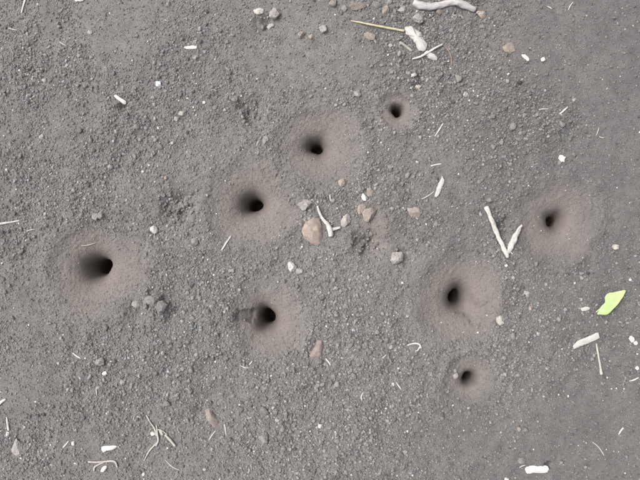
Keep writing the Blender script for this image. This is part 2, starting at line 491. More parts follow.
def tube_geo(pts, widths, flat=.85, lift=0.0, rough=.12, sides=10, arch=0.0):
    """pts in px; widths px at evenly spaced stations; the stem lies on the soil"""
    L = sum(math.dist(pts[i], pts[i + 1]) for i in range(len(pts) - 1))
    n = max(6, min(40, int(L / 1.2)))
    c = catmull(pts, n)
    w = np.interp(np.linspace(0, 1, n), np.linspace(0, 1, len(widths)), widths)
    w = w * (.80 if max(widths) < 3 else .9)
    z = ground_zs([q[0] for q in c], [q[1] for q in c])
    k = max(3, n // 5) | 1
    zp = np.pad(z, k // 2, mode='edge')
    z = np.convolve(zp, np.ones(k) / k, 'valid')[:n] * .7 + z * .3
    seed = rnd.random() * 100
    verts, faces, fib = [], [], []
    stations = []
    for i in range(n):
        a, b = c[max(i - 1, 0)], c[min(i + 1, n - 1)]
        t = (b - a) / (np.linalg.norm(b - a) + 1e-9)
        r = w[i] * S / 2
        stations.append((c[i], t, r, z[i] + r * flat * .72 + lift + arch * math.sin(math.pi * i / (n - 1))))
    def ring(c_, t, r, zz, al):
        x, y = P(*c_); nx, ny = t[1], t[0]                  # perpendicular to the stem in world axes (y is flipped)
        for j in range(sides):
            an = 2 * math.pi * j / sides
            q = r * (1 + rough * math.sin(3 * an + seed + al * 900) + rough * (rnd.random() - .5) * 1.2)
            verts.append((x + nx * math.cos(an) * q, y + ny * math.cos(an) * q, zz + math.sin(an) * q * flat))
            fib.append((al + seed, an * r, seed))
    al = 0
    e0 = stations[0]; ring(e0[0] - e0[1] * e0[2] / S * .35, e0[1], e0[2] * .55, e0[3], al)
    for i, s_ in enumerate(stations):
        if i: al += math.dist(s_[0], stations[i - 1][0]) * S
        ring(s_[0], s_[1], s_[2], s_[3], al)
    e1 = stations[-1]; ring(e1[0] + e1[1] * e1[2] / S * .35, e1[1], e1[2] * .55, e1[3], al)
    R_ = n + 2
    for i in range(R_ - 1):
        for j in range(sides):
            a, b = i * sides + j, i * sides + (j + 1) % sides
            faces.append((a, b, b + sides, a + sides))
    for base, rev in ((0, True), ((R_ - 1) * sides, False)):
        ctr = np.mean(np.array(verts[base:base + sides]), 0); verts.append(tuple(ctr)); fib.append((seed, .1, seed)); ci = len(verts) - 1
        for j in range(sides):
            f = (base + j, base + (j + 1) % sides, ci)
            faces.append(f[::-1] if rev else f)
    for i in range(n):
        mark_disc(c[i][0], c[i][1], w[i] / 2 + .9)
    return verts, faces, fib

def recentre(verts):
    a = np.array(verts); o = np.array([a[:, 0].mean(), a[:, 1].mean(), a[:, 2].min()])
    return (a - o).tolist(), tuple(o)

def stem(name, label, cat, mat, pts, widths, group=None, parent=None, **kw):
    v, f, fb = tube_geo(pts, widths, **kw)
    if parent is not None:
        o = np.array(parent.location); v = (np.array(v) - o).tolist()
        return link(bpy.data.objects.new(name, build_mesh(name, v, f, M[mat], True, fb)), parent)
    v, loc = recentre(v)
    o = link(bpy.data.objects.new(name, build_mesh(name, v, f, M[mat], True, fb))); o.location = loc
    return tag(o, label, cat, group)

def thing(name, label, cat, u, v, group=None):
    e = bpy.data.objects.new(name, None); e.empty_display_size = .005
    x, y = P(u, v); e.location = (x, y, ground_z(u, v)); link(e)
    bpy.context.view_layer.update()
    return tag(e, label, cat, group)

def flake_geo(outline, th, dome=.5, jitter=.35, curl=0.0, wavy=.0002, n=None, sharp=False, crease=None, lift=.0003, sink=.3, crag=0):
    """a thin piece with an outline in px, real thickness th (m), resting on the soil"""
    pts = [np.array(q, float) for q in outline]
    per = sum(math.dist(pts[i], pts[(i + 1) % len(pts)]) for i in range(len(pts)))
    n = n or max(18, min(60, int(per / 1.1)))
    if sharp:
        out = []; 
        for i in range(len(pts)):
            a, b = pts[i], pts[(i + 1) % len(pts)]; k = max(2, int(n * math.dist(a, b) / per))
            out += [a + (b - a) * j / k for j in range(k)]
    else:
        q = pts + pts[:3]; m = len(pts); out = []
        for i in range(n):
            t = i / n * m; k = int(t); t -= k
            a, b, c, d = q[k % m], q[(k + 1) % m], q[(k + 2) % m], q[(k + 3) % m]
            out.append(.5 * (2 * b + (c - a) * t + (2 * a - 5 * b + 4 * c - d) * t * t + (3 * b - a - 3 * c + d) * t ** 3))
    out = [q + np.array([rnd.gauss(0, jitter), rnd.gauss(0, jitter)]) * .6 for q in out]
    n = len(out); ctr = np.mean(out, 0)
    us = np.array([q[0] for q in out]); vv = np.array([q[1] for q in out])
    zg = ground_zs(us, vv)
    A = np.stack([us - ctr[0], vv - ctr[1], np.ones(n)], 1)
    co, *_ = np.linalg.lstsq(A, zg, rcond=None)
    span = max(np.ptp(us), np.ptp(vv)) / 2
    sd_ = rnd.randrange(1, 999)
    # main axis, for fibres and curl
    C = np.cov(np.stack([us, vv])); ev, evec = np.linalg.eigh(C); ax = evec[:, 1]
    verts, faces, fib = [], [], []
    def put(q, side, k):
        x, y = P(*q); d = q - ctr
        al, ac = float(d @ ax), float(d[0] * -ax[1] + d[1] * ax[0])
        z = co[0] * d[0] + co[1] * d[1] + co[2] + lift - sink * th
        z += curl * (al / span) ** 2 + wavy * float(vnoise(np.array([x]), np.array([y]), .004, sd_)[0])
        if crease: z += crease * abs(ac) / span
        if side > 0:
            z += th * (.55 + .45 * (1 - k ** 3) * dome / .5 * 1.0) + .35 * wavy * float(vnoise(np.array([x]), np.array([y]), .0016, sd_ + 1)[0])
        if side > 0 and crag:                                  # broken facets
            z -= th * (1 - max(.25, min(1, min(b_ - m_ * (d[0] * math.cos(a_) + d[1] * math.sin(a_)) / span for a_, m_, b_ in cuts)))) * .8
        verts.append((x, y, z)); fib.append((al * S, ac * S + side * .01, sd_))
    rings = [1.0, .95, .85, .7, .55, .4, .25, .12] if crag else [1.0, .93, .72, .48, .24]
    cuts = [(rnd.uniform(0, 6.28), rnd.uniform(.3, 1.1), rnd.uniform(.75, 1.1)) for _ in range(crag)]
    for side in (1, -1):
        for k in rings if side > 0 else [1.0, .5]:
            kk = k if side > 0 else k * .96
            for q in out: put(ctr + (q - ctr) * kk, side, k)
        put(ctr, side, 0)
    nt_ = len(rings)
    for i in range(nt_ - 1):
        for j in range(n):
            a, b = i * n + j, i * n + (j + 1) % n; faces.append((a, a + n, b + n, b))
    c0 = nt_ * n
    for j in range(n): faces.append(((nt_ - 1) * n + j, c0, (nt_ - 1) * n + (j + 1) % n))
    b0 = c0 + 1
    for j in range(n):
        a, b = b0 + j, b0 + (j + 1) % n
        faces.append((a, b, b + n, a + n)); faces.append((b0 + n + j, b0 + n + (j + 1) % n, b0 + 2 * n))
        faces.append((j, (j + 1) % n, b0 + (j + 1) % n, b0 + j))
    mark_poly([tuple(q) for q in out])
    return verts, faces, fib

def flake(name, label, cat, mat, outline, th, group=None, parent=None, smooth=True, **kw):
    v, f, fb = flake_geo(outline, th, **kw)
    if parent is not None:
        v = (np.array(v) - np.array(parent.location)).tolist(); o = link(bpy.data.objects.new(name, None or build_mesh(name, v, f, M[mat], smooth, fb)), parent)
    else:
        v, loc = recentre(v)
        o = link(bpy.data.objects.new(name, build_mesh(name, v, f, M[mat], smooth, fb))); o.location = loc
        tag(o, label, cat, group)
    me = o.data
    bm = bmesh.new(); bm.from_mesh(me); bmesh.ops.recalc_face_normals(bm, faces=bm.faces); bm.to_mesh(me); bm.free()
    return o

_ico = {}
def ico(sub):
    if sub not in _ico:
        bm = bmesh.new(); bmesh.ops.create_icosphere(bm, subdivisions=sub, radius=1)
        bm.verts.ensure_lookup_table()
        _ico[sub] = (np.array([v.co[:] for v in bm.verts]), [[v.index for v in f.verts] for f in bm.faces]); bm.free()
    return _ico[sub]

def rock_verts(sub, seed, angular=.5, rough=.08, planes=11):
    r = np.random.default_rng(seed)
    v, f = ico(sub)
    pl = r.normal(size=(planes, 3)); pl /= np.linalg.norm(pl, axis=1)[:, None]
    d = r.uniform(.62, .95, planes)
    dots = v @ pl.T
    rad = np.min(np.where(dots > .05, d / np.maximum(dots, .05), 9), axis=1)
    rad = np.minimum(rad, 1.15)
    rad = angular * rad + (1 - angular) * .92
    nz = vnoise(v[:, 0] + v[:, 2] * .7, v[:, 1] - v[:, 2] * .6, .55, seed % 97 + 1) + .5 * vnoise(v[:, 0] - v[:, 2] * .8, v[:, 1] + v[:, 2] * .5, .25, seed % 89 + 3)
    nz = nz + .45 * vnoise(v[:, 0] + v[:, 2] * .9, v[:, 1] + v[:, 2] * .4, .13, seed % 83 + 5)
    rad = rad * (1 + rough * nz)
    o = v * rad[:, None]
    o = o / np.abs(o).max(0)
    return o, f

def stone(name, label, cat, mat, u, v, w, h, rot=0, tall=.6, seed=None, group=None, angular=.85, rough=.13, sub=4, sink=.3):
    seed = seed or rnd.randrange(10 ** 6)
    o, f = rock_verts(sub, seed, angular, rough)
    hz = min(w, h) * S / 2 * tall
    vv = o * np.array([w * S / 2, h * S / 2, hz])
    c, s_ = math.cos(math.radians(rot)), math.sin(math.radians(rot))
    vv = np.stack([vv[:, 0] * c - vv[:, 1] * s_, vv[:, 0] * s_ + vv[:, 1] * c, vv[:, 2] + hz], 1)
    ob = link(bpy.data.objects.new(name, build_mesh(name, vv.tolist(), f, M[mat], False)))
    x, y = P(u, v); ob.location = (x, y, ground_z(u, v) - hz * 2 * sink)
    mark_disc(u, v, w / 2 * .9, h / 2 * .9, math.radians(rot))
    return tag(ob, label, cat, group)

# ------------------------------------------------------------------ twigs, stems, chips, leaf
t = thing('bleached_twig', 'thick crooked grey-white twig with a stub fork, beside the straw', 'twig', 440, 4)
stem('stick', 0, 0, 'twig_grey', [(414, 3), (422, 6), (433, 6.5), (446, 4), (455, 2.5), (463, 5), (475, 9.5)], [8, 9, 8, 7.5, 7, 8.5, 8, 6], parent=t, rough=.10, sides=14)
stem('side_branch', 0, 0, 'twig_grey', [(446, 4.5), (452, 0), (457, -5)], [6, 5.5, 4.5], parent=t, sides=12)
stem('straw', 'thin yellow dry straw pointing at the pale bark chip', 'straw', 'straw', [(351, 21), (365, 24.5), (385, 28), (404, 31)], [1.2, 2.2, 2.6, 2.9], arch=.001, lift=.0007)
flake('bark_chip', 'pale knobbly bark chip at the end of the yellow straw', 'bark chip', 'chip_grey',
      [(405, 27), (412, 26), (417, 30), (422, 34), (424, 40), (427, 46), (424, 52), (418, 51), (415, 43), (410, 37), (406, 33)], .0042, dome=.6, jitter=.6, wavy=.0010)
stem('plant_sliver', 'curved thin white stem lying across the foot of the bark chip', 'stem', 'stem_white', [(412.5, 59), (421, 57), (430, 52), (442, 45)], [2, 2.6, 2.6, 2.2], lift=.0008, arch=.001)
stem('brown_twig', 'reddish brown curled stem touching the thin white stem', 'stem', 'stem_brown', [(443, 45), (448, 51), (451, 58), (452, 65)], [1.6, 2.2, 2.2, 1.6])
flake('bark_flake', 'small dull grey bark flake under the curved white stem', 'bark flake', 'chip_grey', [(424, 53), (428, 51.5), (435, 56), (437, 60), (433, 61), (427, 57)], .0022, jitter=.5, wavy=.0006)
stem('twig_piece', 'short dull stem lying beside the pale bark chip and straw', 'stem', 'stem_dull', [(400, 42), (406, 46), (412, 51)], [3, 3.2, 2.6])
stem('twig_piece', 'tiny pale stem poking out from the curved white stem', 'stem', 'stem_dull', [(421, 57), (423, 60), (424, 64)], [1.6, 1.8, 1.2])
t = thing('forked_twig', 'beige forked twig leaning against the tan shard', 'twig', 328, 222)
stem('stick', 0, 0, 'twig', [(317.5, 206), (320, 214), (324.5, 221), (329, 227), (331, 236)], [2.2, 3, 3.6, 6, 5.5], parent=t, lift=.001, rough=.16)
stem('side_branch', 0, 0, 'twig', [(328, 229), (334, 229), (340, 227.5)], [5, 3.6, 2.6], parent=t, lift=.001)
stem('long_twig', 'long straight white twig lying in coarse crumbs', 'twig', 'twig', [(484.5, 207.5), (489, 218), (495, 231), (501, 245), (506, 257)], [5.8, 4.4, 5.0, 5.4, 4.5, 5.2, 4.2], lift=.0009, rough=.12, sides=14)
t = thing('short_twig', 'short splintered white twig leaning on the end of the long white twig', 'twig', 513, 240)
stem('stick', 0, 0, 'twig', [(519.5, 227), (516, 233), (511, 241), (508, 249), (505.5, 254)], [3, 4.6, 6.4, 7, 5.0, 3.2], parent=t, lift=.0008, rough=.2, sides=12)
stem('splinter', 0, 0, 'twig', [(521, 225.5), (517.5, 229), (515, 233)], [2.6, 3.2, 2.6], parent=t, lift=.0014)
stem('splinter', 0, 0, 'twig', [(507.5, 246), (508.5, 251), (511, 254)], [2.2, 2, 1.4], parent=t, lift=.0006)
flake('wood_chip', 'pale grey rectangular wood chip near the green leaf', 'wood chip', 'chip_grey', [(570, 345), (575, 339.8), (593, 331.5), (595, 331), (596.5, 336.5), (594, 338.5), (571.5, 348)], .0018, sharp=True, jitter=.22, wavy=.0002, dome=.2, lift=.0008)
stem('thin_twig', 'thin pale stem with a knobbed foot beside the grey wood chip', 'stem', 'stem', [(594.2, 343), (596, 353), (597.5, 364), (599, 373)], [2.2, 2.0, 2.2, 3.6])
flake('wood_sliver', 'small grey sliver beside the green leaf', 'wood chip', 'chip_grey', [(578, 307.5), (584, 305.5), (587, 307.5), (585, 309.5), (579, 310)], .0012, jitter=.25)
t = thing('green_leaf', 'bright yellow-green torn leaf lying flat on the soil', 'leaf', 605, 302)
flake('blade', 0, 0, 'leaf', [(592, 313), (594.5, 308.5), (597.5, 304.5), (601, 301.5), (601.3, 296), (604.5, 292.3), (610, 291.6), (615, 290.3), (621, 289.5), (620, 294), (617.5, 298.5), (613.6, 304), (608.5, 309.5), (602.5, 313.8), (596, 313.5)], .00035, parent=t, jitter=.15, curl=.0010, wavy=.0003, dome=.1, lift=.0026, n=60)
stem('midrib', 0, 0, 'rib', [(592, 311), (597, 307), (606, 301), (614, 295)], [.8, .8, .6, .4], parent=t, lift=.0024, flat=.7)
flake('wood_chip', 'bright white blunt wood chip lying alone by a dark crumb gap', 'wood chip', 'chip', [(524, 465.5), (529, 463.5), (537, 464), (546, 464.5), (547, 469), (543, 471.5), (533, 471), (526, 471.5), (523.5, 468.5)], .0026, jitter=.35, wavy=.0005)
flake('wood_chip', 'white pointed wood chip near the hooked pale stem', 'wood chip', 'chip', [(102.5, 446.5), (108, 445), (117.5, 445.8), (114, 449), (107, 450.5), (103.5, 451.5)], .0022, jitter=.25)
t = thing('hooked_stem', 'hooked pale stem with a side branch, near the white pointed chip', 'stem', 104, 462)
stem('stick', 0, 0, 'stem', [(89.5, 460.8), (100, 461.3), (110, 460.5), (115.5, 461.5), (117.5, 467)], [2, 2.4, 2.4, 2.8, 2], parent=t, lift=.0004)
stem('side_branch', 0, 0, 'stem', [(105, 461.5), (99, 464), (95.5, 466.5), (95, 470)], [2, 2.2, 2.4, 1.8], parent=t, lift=.0002)
flake('seed_husk', 'small white oval husk beside the hooked stem', 'husk', 'chip', [(101.5, 470), (103.5, 466), (107, 465), (107.5, 467.5), (104.5, 471)], .002, jitter=.2)
t = thing('root_tangle', 'tangle of pale thin rootlets spreading over coarse soil', 'root', 156, 438)
for pts, w in (([(146, 416), (150, 423), (154, 429), (156, 436)], [1.4, 1.8, 2, 2]), ([(156, 426), (157, 434), (158, 441), (156, 446)], [1.8, 2.4, 2.4, 1.8]),
               ([(157, 443), (151, 449), (147, 455), (144, 461)], [2, 2, 1.6, 1]), ([(157, 430), (162, 431), (167, 435)], [1.4, 1.6, 1.4]),
               ([(165, 435), (170, 440), (175, 446)], [2, 3, 2.6])):
    stem('rootlet', 0, 0, 'stem', pts, w, parent=t, lift=.0006)
stem('thin_twig', 'hair-thin pale stem lying near the root tangle', 'stem', 'stem', [(165, 460), (172, 466), (180, 470)], [1.1, 1.5, 1.1])
flake('feather_flake', 'pale spindle-shaped plant flake with a thin stalk beside it', 'plant flake', 'chip_grey', [(442.5, 177), (444, 182), (441, 190), (437, 197), (434.5, 196), (436.5, 188), (439.5, 181)], .0014, jitter=.3, wavy=.0004, lift=.0007)
stem('thin_twig', 'short thin stalk pointing at the spindle-shaped flake', 'stem', 'stem', [(422, 199), (428, 196), (434, 191.5)], [1.2, 1.5, 1.3])
stem('plant_sliver', 'straight white stem sliver near the smallest burrow', 'stem', 'stem_white', [(443, 123.5), (439, 130), (434.8, 136.5)], [1.6, 2, 1.3])
stem('plant_sliver', 'white stem sliver lying at the rim of the round smooth-walled burrow', 'stem', 'stem_white', [(230.3, 236), (226, 243), (221.5, 250)], [1.8, 2.4, 1.9])
stem('plant_sliver', 'tapering white stem pointing towards the widest burrow', 'stem', 'stem_white', [(-8, 224.5), (4, 223.5), (20, 220.5)], [3.2, 2.8, 1.1])
flake('white_chip', 'white sliver chip standing over a dark gap in smooth soil', 'wood chip', 'chip', [(115, 96.8), (117.5, 96), (126, 101.5), (125, 104.5), (121, 102.5)], .0022, jitter=.2, lift=.0010)
flake('white_chip', 'flat white sliver chip lying alone on fine grey soil', 'wood chip', 'chip', [(184.5, 47), (190, 45.8), (197, 46.3), (195.5, 49), (187, 49)], .0016, jitter=.2)
flake('white_chip', 'broad flat white chip beside the leaning white stem sliver', 'wood chip', 'chip', [(74, -3), (84, -3), (82, .8), (78, 1.3), (75, .6)], .0016, jitter=.2)
stem('plant_sliver', 'leaning white stem sliver beside the broad flat white chip', 'stem', 'stem_white', [(26, -4), (23.5, 6), (22, 13)], [2.6, 2.4, 2.2])
stem('plant_sliver', 'stubby white stem near a short white stem and the flat grey clod', 'stem', 'stem_white', [(-2, 406), (3, 401.5), (8, 398)], [4.4, 3.6, 2.4])
stem('plant_sliver', 'short white stem pointing at the flat elongated grey clod', 'stem', 'stem_white', [(8.8, 416), (10, 422), (11.3, 428.5)], [1.6, 2.6, 2.8])
stem('plant_sliver', 'tiny slanting white stem beside a white crumb', 'stem', 'stem_white', [(70, 440), (67, 444), (65, 446)], [1.7, 2, 1.6])
stem('plant_sliver', 'tiny bent white stem lying on coarse crumbs', 'stem', 'stem_white', [(73, 353), (77, 356), (80.5, 358)], [1.4, 2, 1.7])
stem('thin_twig', 'short pale stem pointing up to the elongated pink-beige stone', 'stem', 'stem', [(224, 425.5), (225, 430), (226, 435.5)], [2.0, 2.0, 1.6])
stem('thin_twig', 'dull short stem beside the elongated pink-beige stone', 'stem', 'stem', [(215, 432), (211, 437), (208.5, 441)], [1.6, 1.8, 1.2])
t = thing('curled_root', 'curled white rootlet between the ragged-groove and small shallow burrows', 'root', 416, 347)
stem('stick', 0, 0, 'stem_white', [(407, 344.8), (413, 343.2), (419, 344), (421, 348)], [1.6, 2, 2.6, 1.8], parent=t)
stem('side_branch', 0, 0, 'stem_white', [(420, 346.5), (417.5, 350), (415, 350.5)], [2, 1.8, 1.2], parent=t)
stem('plant_sliver', 'tiny straight white sliver among coarse crumbs near the curled rootlet', 'stem', 'stem_white', [(396, 382), (399, 386), (401, 389)], [1.3, 1.7, 1.2])
stem('plant_sliver', 'tiny upright white stem among even coarse crumbs', 'stem', 'stem_white', [(363, 392), (361, 396), (362, 399.5)], [1.4, 1.9, 1.3])
stem('plant_sliver', 'small white stem beside the rose shard foot', 'stem', 'stem_white', [(326, 359), (328.5, 362), (330.5, 365)], [1.8, 2.2, 1.6])
stem('thin_twig', 'faint thin stem lying on smooth dark soil', 'stem', 'stem', [(591, 441), (597, 446), (602, 454)], [.9, 1.5, 1])
stem('plant_sliver', 'short slanting white stem on smooth dark soil', 'stem', 'stem_white', [(622, 427), (619.5, 430), (617.5, 433.5)], [2, 2.2, 1.4])
stem('plant_sliver', 'bent pale stem beside a round white crumb', 'stem', 'stem_white', [(627, 380), (631, 379), (636, 376.5)], [1.2, 2, 1.5])
stem('plant_sliver', 'short white stem lying level in fine dark soil', 'stem', 'stem_white', [(558, 115), (562, 111.5), (566, 108)], [1.6, 2.3, 1.9])
stem('plant_sliver', 'short duller pale stem near a short level white stem', 'stem', 'stem', [(538, 110.5), (542, 109.6), (547, 109.8)], [1.4, 1.9, 1.2])
stem('thin_twig', 'pale scrap of stem between spindle-shaped flake and straight white sliver', 'stem', 'stem_white', [(431, 166), (436, 164.6), (441, 164)], [1.3, 2, 1.5])
stem('thin_twig', 'faint pale stem across the rim of the widest burrow', 'stem', 'stem_dull', [(79, 246), (86, 245), (93, 243)], [1.2, 1.8, 1.2])
flake('white_flake', 'small white flake beside a brown flat crumb', 'flake', 'chip', [(519.5, 57), (523, 56.3), (527, 60), (526.5, 63), (522.5, 60)], .0014, jitter=.25)

# ------------------------------------------------------------------ stones and shards that stand out
flake('tan_shard', 'large tan-orange shard with a pointed foot beside the beige forked twig', 'shard', 'tan', [(303, 218), (307.5, 221), (313, 217), (319, 217.5), (322.5, 226), (323.5, 236), (321, 243), (318, 246.5), (311, 243.5), (303.5, 238), (301.5, 230), (305, 223)], .0060, jitter=.3, wavy=.0008, dome=.4, lift=.0012, crag=6, sharp=True)
flake('rose_shard', 'rose-brown angular shard beside the grooved burrow funnel', 'shard', 'rose', [(317.5, 339), (322, 340.5), (324, 346), (323, 355), (319, 361), (310, 360.5), (307, 356.5), (311, 352), (315, 346)], .0046, jitter=.3, wavy=.0006, crag=6, sharp=True)
flake('beige_stone', 'elongated pink-beige stone with a dark gap along its side', 'stone', 'rose', [(201, 409), (206, 407.5), (211, 412), (216, 418), (221, 426), (220, 431.5), (214, 431), (208, 424), (203, 416)], .0056, jitter=.3, wavy=.0006, crag=6, sharp=True)
for u, v, w, h, rot, mat, tall, label in [
    (357, 6, 20, 8.5, 8, 'brown', .8, 'elongated brown stone beside the crooked grey-white twig'),
    (418, 19, 13, 12, 0, 'grey', .8, 'rounded grey stone beneath the crooked twig'),
    (403, 10, 10, 8, 20, 'grey', .7, 'small grey stone between crooked twig and brown stones'),
    (385, 11, 9, 11, 0, 'brown', .7, 'upright brownish stone among coarse crumbs near the straw'),
    (377, 5, 10, 8, 0, 'crumb', .7, 'dull grey crumb touching the elongated brown stone'),
    (370, 37, 13, 9, -20, 'brown', .7, 'flat brown stone beside the yellow straw'),
    (482, 14, 12, 10, 0, 'brown', .8, 'beige-brown stone beyond the tip of the crooked twig'),
    (440, 12, 8, 7, 0, 'brown', .7, 'small brown stone touching the underside of the crooked twig'),
    (345, 8, 7, 7, 0, 'grey', .7, 'small round grey stone beside the elongated brown stone'),
    (305, 205, 15, 11, 10, 'grey', .6, 'smooth oval grey stone between round burrow and tan shard'),
    (345.5, 221, 10, 14.5, -12, 'grey', .7, 'upright oval grey stone beside the beige forked twig'),
    (361, 209.5, 11, 12, 0, 'rose', .7, 'pinkish stone pressed against a twin stone'),
    (369, 214, 14, 17, -15, 'pink', .7, 'pink-brown stone touching its paler twin'),
    (415, 212, 16, 12, -8, 'pink', .6, 'flat pink-brown stone alone among grey crumbs'),
    (396, 257, 16, 13.5, 10, 'grey', .8, 'round grey stone set in a dark ring of soil'),
    (370, 192, 9, 9, 0, 'brown', .8, 'small beige stone beside a white seed-shaped stone'),
    (342, 183, 8, 9, 0, 'tan', .8, 'small yellowish stone near the broad shallow funnel'),
    (364, 197, 5, 8, 25, 'white', .7, 'white seed-shaped stone beside a small beige stone'),
    (292, 267, 9, 12, 15, 'white', .9, 'white angular stone on crumbs between tan shard and grooved burrow'),
    (299, 271, 9, 7, -30, 'grey', .7, 'grey stone touching the white angular stone'),
    (264, 437, 11, 12, 0, 'grey', .7, 'squarish grey clod alone on even crumbs'),
    (19, 446, 12, 19, 12, 'grey', .5, 'flat elongated grey clod half set in smooth soil'),
    (154, 230, 8, 8.5, 0, 'white', .9, 'round white stone near the rough dark hollow'),
    (158.5, 84, 7, 6, 0, 'blue', .8, 'bluish white shiny stone on fine soil'),
    (181, 113, 7, 6, 20, 'pale', .8, 'cream crumb beside a smaller cream crumb'),
    (176, 119, 5, 5, 0, 'pale', .8, 'smaller cream crumb beside a larger cream crumb'),
    (561, 159, 7, 8, 10, 'white', .9, 'bright white stone near the shallow funnel in dark soil'),
    (275, 13, 13, 12, 0, 'grey', .8, 'squat grey stone over a dark gap'),
    (259.5, 11, 13, 7, -6, 'pale', .6, 'flat pale stone beside the squat grey stone'),
    (270, 24, 9, 7, 25, 'pale', .7, 'pale beige stone close to the squat grey stone'),
    (301, 35, 8, 8, 0, 'brown', .8, 'round pinkish-brown crumb in a row of crumbs'),
    (311.5, 37, 7, 6, 0, 'brown', .8, 'small pinkish-brown crumb between two rounder ones'),
    (323.5, 30, 9, 9, 0, 'grey', .8, 'round pale grey crumb at the end of a row'),
    (333, 3, 9, 9, 0, 'brown', .8, 'round brownish crumb between the elongated brown stone and squat grey stone'),
    (507.5, 50, 13, 12, 0, 'brown', .4, 'flat brown crumb lying in smooth dusty soil'),
    (541, 61, 4.5, 5, 0, 'white', .9, 'small white crumb near a white flake'),
    (265.5, 140, 6.5, 10, -8, 'grey', .7, 'upright small grey stone at the rim of the broad funnel'),
    (99.5, 362, 10, 9, 0, 'grey', .7, 'grey clod near a small white stone'),
    (104.5, 374, 5.5, 5, 0, 'white', .9, 'small white stone near a grey clod'),
    (499.5, 320, 9, 10, 20, 'pale', .7, 'beige fragment at the end of the ragged groove'),
    (614, 247, 8, 6, -10, 'pale', .7, 'pale clod in smooth dark soil'),
    (526.5, 293, 9, 6, -50, 'grey', .6, 'oblong grey stone among coarse crumbs near the ragged-groove funnel'),
    (629.5, 338, 5, 7, 30, 'white', .8, 'white crumb touching a twin beyond the grey wood chip'),
    (633, 342, 4.5, 5, 0, 'white', .8, 'smaller twin of a white crumb pair beyond the grey wood chip'),
    (634.5, 367, 4.5, 4.5, 0, 'white', .9, 'round white crumb beside a bent pale stem'),
    (456, 376, 6, 7, 0, 'grey', .8, 'larger grey crumb beside the small shallow burrow'),
    (456, 371, 4.5, 4.5, 0, 'grey', .8, 'smaller grey crumb beside the small shallow burrow'),
    (96, 217, 8, 8, 0, 'grey', .8, 'pale grey crumb at the rim of the widest burrow'),
    (101.5, 215, 8, 8, 0, 'crumb', .8, 'dull crumb at the rim of the widest burrow'),
    (135, 304, 11, 10, 20, 'crumb', .7, 'rounded soil clod at the edge of the raised crust'),
    (162, 307, 12, 14, 0, 'crumb', .6, 'raised crusty clod beside the widest burrow'),
    (149, 300, 13, 9, 15, 'crumb', .5, 'flat crusty clod beside the widest burrow'),
    (42, 137, 6, 6, 0, 'pale', .8, 'pale crumb in coarse soil near a white stem'),
    (45, 81, 5, 5, 0, 'pale', .8, 'single cream crumb in streaky soil'),
    (90, 32, 6, 5, 0, 'pale', .7, 'cream crumb on smooth soil'),
    (357, 94, 8, 8, 0, 'grey', .8, 'round grey crumb between two funnels'),
    (419, 86, 8, 6, 10, 'pale', .8, 'pale crumb near the smallest burrow, towards the bark chip'),
    (413, 75, 4, 4, 0, 'white', .9, 'tiny white crumb in a dark gap'),
    (465, 95, 6, 6, 0, 'pale', .8, 'cream crumb near the smallest burrow, away from other funnels'),
    (408, 73.5, 6, 4, 0, 'crumb', .8, 'dull crumb beside a tiny white crumb'),
    (152, 434, 5, 5, 0, 'white', .8, 'white crumb caught in the root tangle'),
    (161.5, 433, 6, 5.5, 0, 'pale', .8, 'cream crumb caught in the root tangle'),
    (75, 442, 4, 4, 0, 'white', .8, 'white crumb beside a tiny slanting stem'),
    (506, 478, 5, 4, 0, 'white', .8, 'white crumb off the end of the blunt white chip'),
    (520, 459, 8, 8, 0, 'crumb', .7, 'dull grey clod near the blunt white chip'),
    (516.5, 427, 5, 5, 0, 'brown', .8, 'beige crumb beside a darker twin crumb'),
    (523, 427.5, 5, 5, 0, 'crumb', .8, 'dull crumb beside a beige twin crumb'),
    (345, 306, 7, 6, 0, 'crumb', .7, 'dull crumb midway between the grooved and ragged-groove burrows'),
    (320, 425, 4.5, 4.5, 0, 'white', .8, 'cream-white crumb in a patch of large crumbs'),
]:
    stone('stone' if mat not in ('crumb',) else 'soil_clod', label, 'stone' if mat != 'crumb' else 'clod', mat, u, v, w, h, rot, tall)

# ------------------------------------------------------------------ look-alike soil crumbs: the largest ones, one object each
crumb_meshes = {}
for mat in ('crumb', 'crumb_dark', 'grey'):
    for k in range(6):
        o, f = rock_verts(3, 300 + k * 7 + len(mat), .85, .17)
        hz = .7
        vv = o * np.array([1, .85 + .1 * (k % 3 - 1), hz]) + np.array([0, 0, hz])
        crumb_meshes[mat, k] = build_mesh('soil_crumb', vv.tolist(), f, M[mat], True)
LANDMARKS = [(92, 270, 'widest burrow'), (252, 203, 'smooth round burrow'), (320, 148, 'broad shallow burrow'), (397, 112, 'smallest burrow'),
             (269, 319, 'grooved burrow'), (459, 295, 'ragged-groove burrow'), (556, 222, 'burrow in dark soil'), (469, 377, 'small low burrow'),
             (445, 5, 'crooked twig'), (378, 27, 'yellow straw'), (416, 40, 'bark chip'), (312, 231, 'tan shard'), (495, 232, 'long white twig'),
             (605, 302, 'green leaf'), (583, 340, 'grey wood chip'), (535, 467, 'blunt white chip'), (316, 350, 'rose shard'), (211, 419, 'pink-beige stone'),
             (110, 448, 'pointed white chip'), (156, 438, 'root tangle'), (264, 437, 'squarish clod'), (19, 446, 'flat grey clod'), (154, 230, 'round white stone'),
             (158, 84, 'bluish stone'), (561, 159, 'bright white stone'), (275, 13, 'squat grey stone'), (120, 100, 'sliver over a gap'), (190, 47, 'flat white sliver'),
             (396, 257, 'ringed grey stone'), (415, 212, 'flat pink stone'), (416, 347, 'curled rootlet'), (439, 187, 'spindle flake'), (178, 210, 'rough dark hollow'),
             (507, 50, 'flat brown crumb'), (292, 267, 'white angular stone'), (104, 370, 'small white stone'), (562, 111, 'level white stem')]
